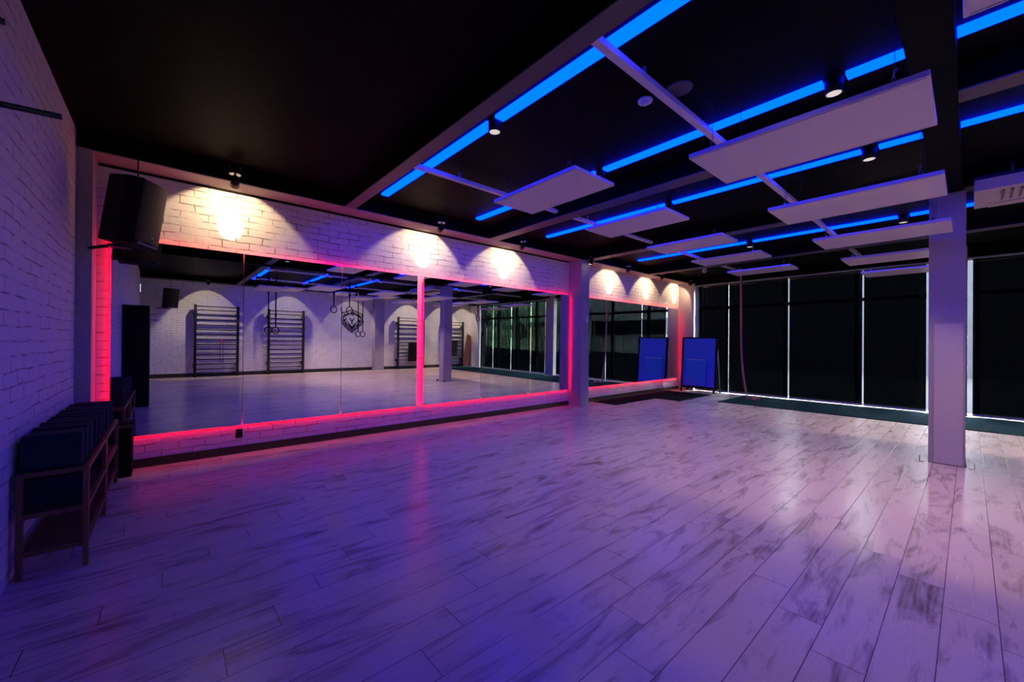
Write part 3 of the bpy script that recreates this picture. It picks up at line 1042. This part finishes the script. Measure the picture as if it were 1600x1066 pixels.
# leaning boards
for i, (xb_, xt, lab) in enumerate(((11.66, 11.93, 'red-brown board leaning by the back wall, front one'),
                                    (11.55, 11.97, 'red-brown board leaning by the back wall, rear one'),
                                    (11.76, 12.00, 'red-brown board leaning by the back wall, the one nearest the blinds'))):
    mb = MB()
    y = -5.50 + i * 0.05
    pts = [(xb_ - 0.10, 0.0), (xb_ + 0.14, 0.0), (xt + 0.02, 1.68 - 0.05 * i), (xt - 0.10, 1.68 - 0.05 * i)]
    mb.prism(pts, 'y', y, y + 0.035)
    o = mb.build('leaning_board', 'redwood')
    tag(o, lab, 'board', 'boards leaning at the back wall')

# gymnastic rings on straps
def rings(pts, zr, zt, lab, axis=(0.3, 1, 0)):
    t = thing('gymnastic_rings', lab, 'gymnastic rings', (sum(p[0] for p in pts) / 2, pts[0][1], zt), 'gymnastic rings hanging from the ceiling rails')
    for (x, y) in pts:
        MB().torus((x, y, zr), axis, 0.105, 0.015, 32, 8).build('ring', 'blackp', t)
        B(x - 0.018, x + 0.018, y - 0.002, y + 0.002, zr + 0.12, zt - 0.02).build('strap', 'blackp', t)
        B(x - 0.03, x + 0.03, y - 0.012, y + 0.012, zr + 0.45, zr + 0.52).build('buckle', 'blackm', t)
        B(x - 0.022, x + 0.022, y - 0.012, y + 0.012, zt - 0.03, zt - 0.001).build('clamp', 'blackm', t)
    return t
rings([(2.36, -2.6), (2.56, -2.6)], 1.62, ZC - 0.001, 'black rings on long straps in front of the second wall bars')
rings([(3.88, -1.205), (4.36, -1.205)], 2.30, 3.299, 'black rings on short straps left of the lion emblem')
rings([(5.50, -3.62), (5.68, -3.62)], 1.56, 3.299, 'black rings on long straps in front of the lion emblem')
rings([(9.40, -1.205), (9.85, -1.205)], 2.26, 3.299, 'black rings on short straps in front of the leaning boards')
rings([(11.25, -1.205), (11.5, -1.205)], 1.95, 3.299, 'black rings hanging in front of the mirrored blinds')

# lion head emblem cut from black sheet on the back wall
em = thing('wall_emblem', 'black lion head emblem in a shield outline on the white back wall', 'emblem', (5.94, YB + 0.02, 2.1))
def E2(p):
    return (5.94 + (p[0] - 545) * 0.00158, 2.14 - (p[1] - 480) * 0.00158)
def stroke(mb, pts, w):
    P = [Vector(E2(p)) for p in pts]
    w *= 0.00158 / 2
    for a, b in zip(P[:-1], P[1:]):
        d = (b - a).normalized()
        nn = Vector((-d.y, d.x)) * w
        e = d * w * 0.6
        q = [a - e + nn, b + e + nn, b + e - nn, a - e - nn]
        mb.prism([(v.x, v.y) for v in q], 'y', YB + 0.004, YB + 0.022)
def mir(pts):
    return [(1090 - x, y) for x, y in pts][::-1]
mb = MB()
outline = [(545, 185), (650, 225), (680, 240), (812, 295), (815, 480), (790, 570), (700, 660), (545, 790)]
stroke(mb, outline, 20); stroke(mb, mir(outline), 20)
inner = [(700, 330), (770, 345), (772, 480), (745, 560), (545, 745)]
stroke(mb, inner, 16); stroke(mb, mir(inner), 16)
left_tail = [(280, 110), (252, 170), (270, 250), (300, 260)]
stroke(mb, left_tail, 20)
mb.build('shield_outline', 'blackp', em)
mb = MB()
polys = [
    [(505, 250), (545, 232), (600, 245), (640, 290), (560, 335), (545, 330), (495, 280)],
    [(310, 350), (350, 310), (480, 280), (500, 300), (410, 350), (330, 400), (305, 420)],
    [(320, 470), (400, 405), (400, 440), (360, 500), (350, 540)],
    [(365, 560), (400, 470), (405, 560), (440, 640), (400, 620)],
    [(430, 490), (470, 560), (545, 640), (545, 720), (450, 610)],
    [(480, 400), (530, 440), (520, 455), (485, 440)],
]
for q in polys:
    mb.prism([E2(p) for p in q], 'y', YB + 0.004, YB + 0.02)
    if q is not polys[0]:
        mb.prism([E2(p) for p in mir(q)], 'y', YB + 0.004, YB + 0.02)
mb.prism([E2(p) for p in [(505, 462), (585, 462), (560, 500), (545, 520), (530, 500)]], 'y', YB + 0.004, YB + 0.02)
stroke(mb, [(545, 515), (545, 540)], 10)
stroke(mb, [(545, 540), (510, 560)], 9); stroke(mb, [(545, 540), (580, 560)], 9)
mb.build('lion_face', 'blackp', em)

# exit light high on the left wall, tall black cabinet, prongs
t = thing('exit_sign', 'small lit exit sign high on the left wall, seen in the first mirror', 'exit sign', (-0.6, -4.9, 2.85))
B(-0.679, -0.655, -5.05, -4.75, 2.72, 2.98, bev=0.004).build('sign_box', 'sens', t)
B(-0.654, -0.650, -5.03, -4.77, 2.74, 2.96).build('lit_face', 'exitl', t)
mb = MB()
mb.box(-0.649, -0.647, -4.98, -4.90, 2.77, 2.93)
mb.box(-0.649, -0.647, -4.87, -4.80, 2.84, 2.88)
mb.build('pictogram', 'exitd', t)
cb = thing('tall_cabinet', 'tall black cabinet standing against the left wall, seen in the first mirror', 'cabinet', (-0.47, 0.85, 0))
B(XL + 0.005, -0.29, 0.72, 1.02, 0, 2.02, bev=0.004).build('body', 'blackp', cb)
B(-0.289, -0.280, 0.74, 1.00, 0.05, 1.98).build('door', 'blackm', cb)
for (a, b) in (((-0.285, 0.905, 1.728), (-0.125, 0.906, 1.738)), ((-0.285, 0.90, 1.855), (-0.180, 0.906, 1.853))):
    MB().cyl(a, b, 0.0045, n=8).build('coat_peg', 'blackm', cb)
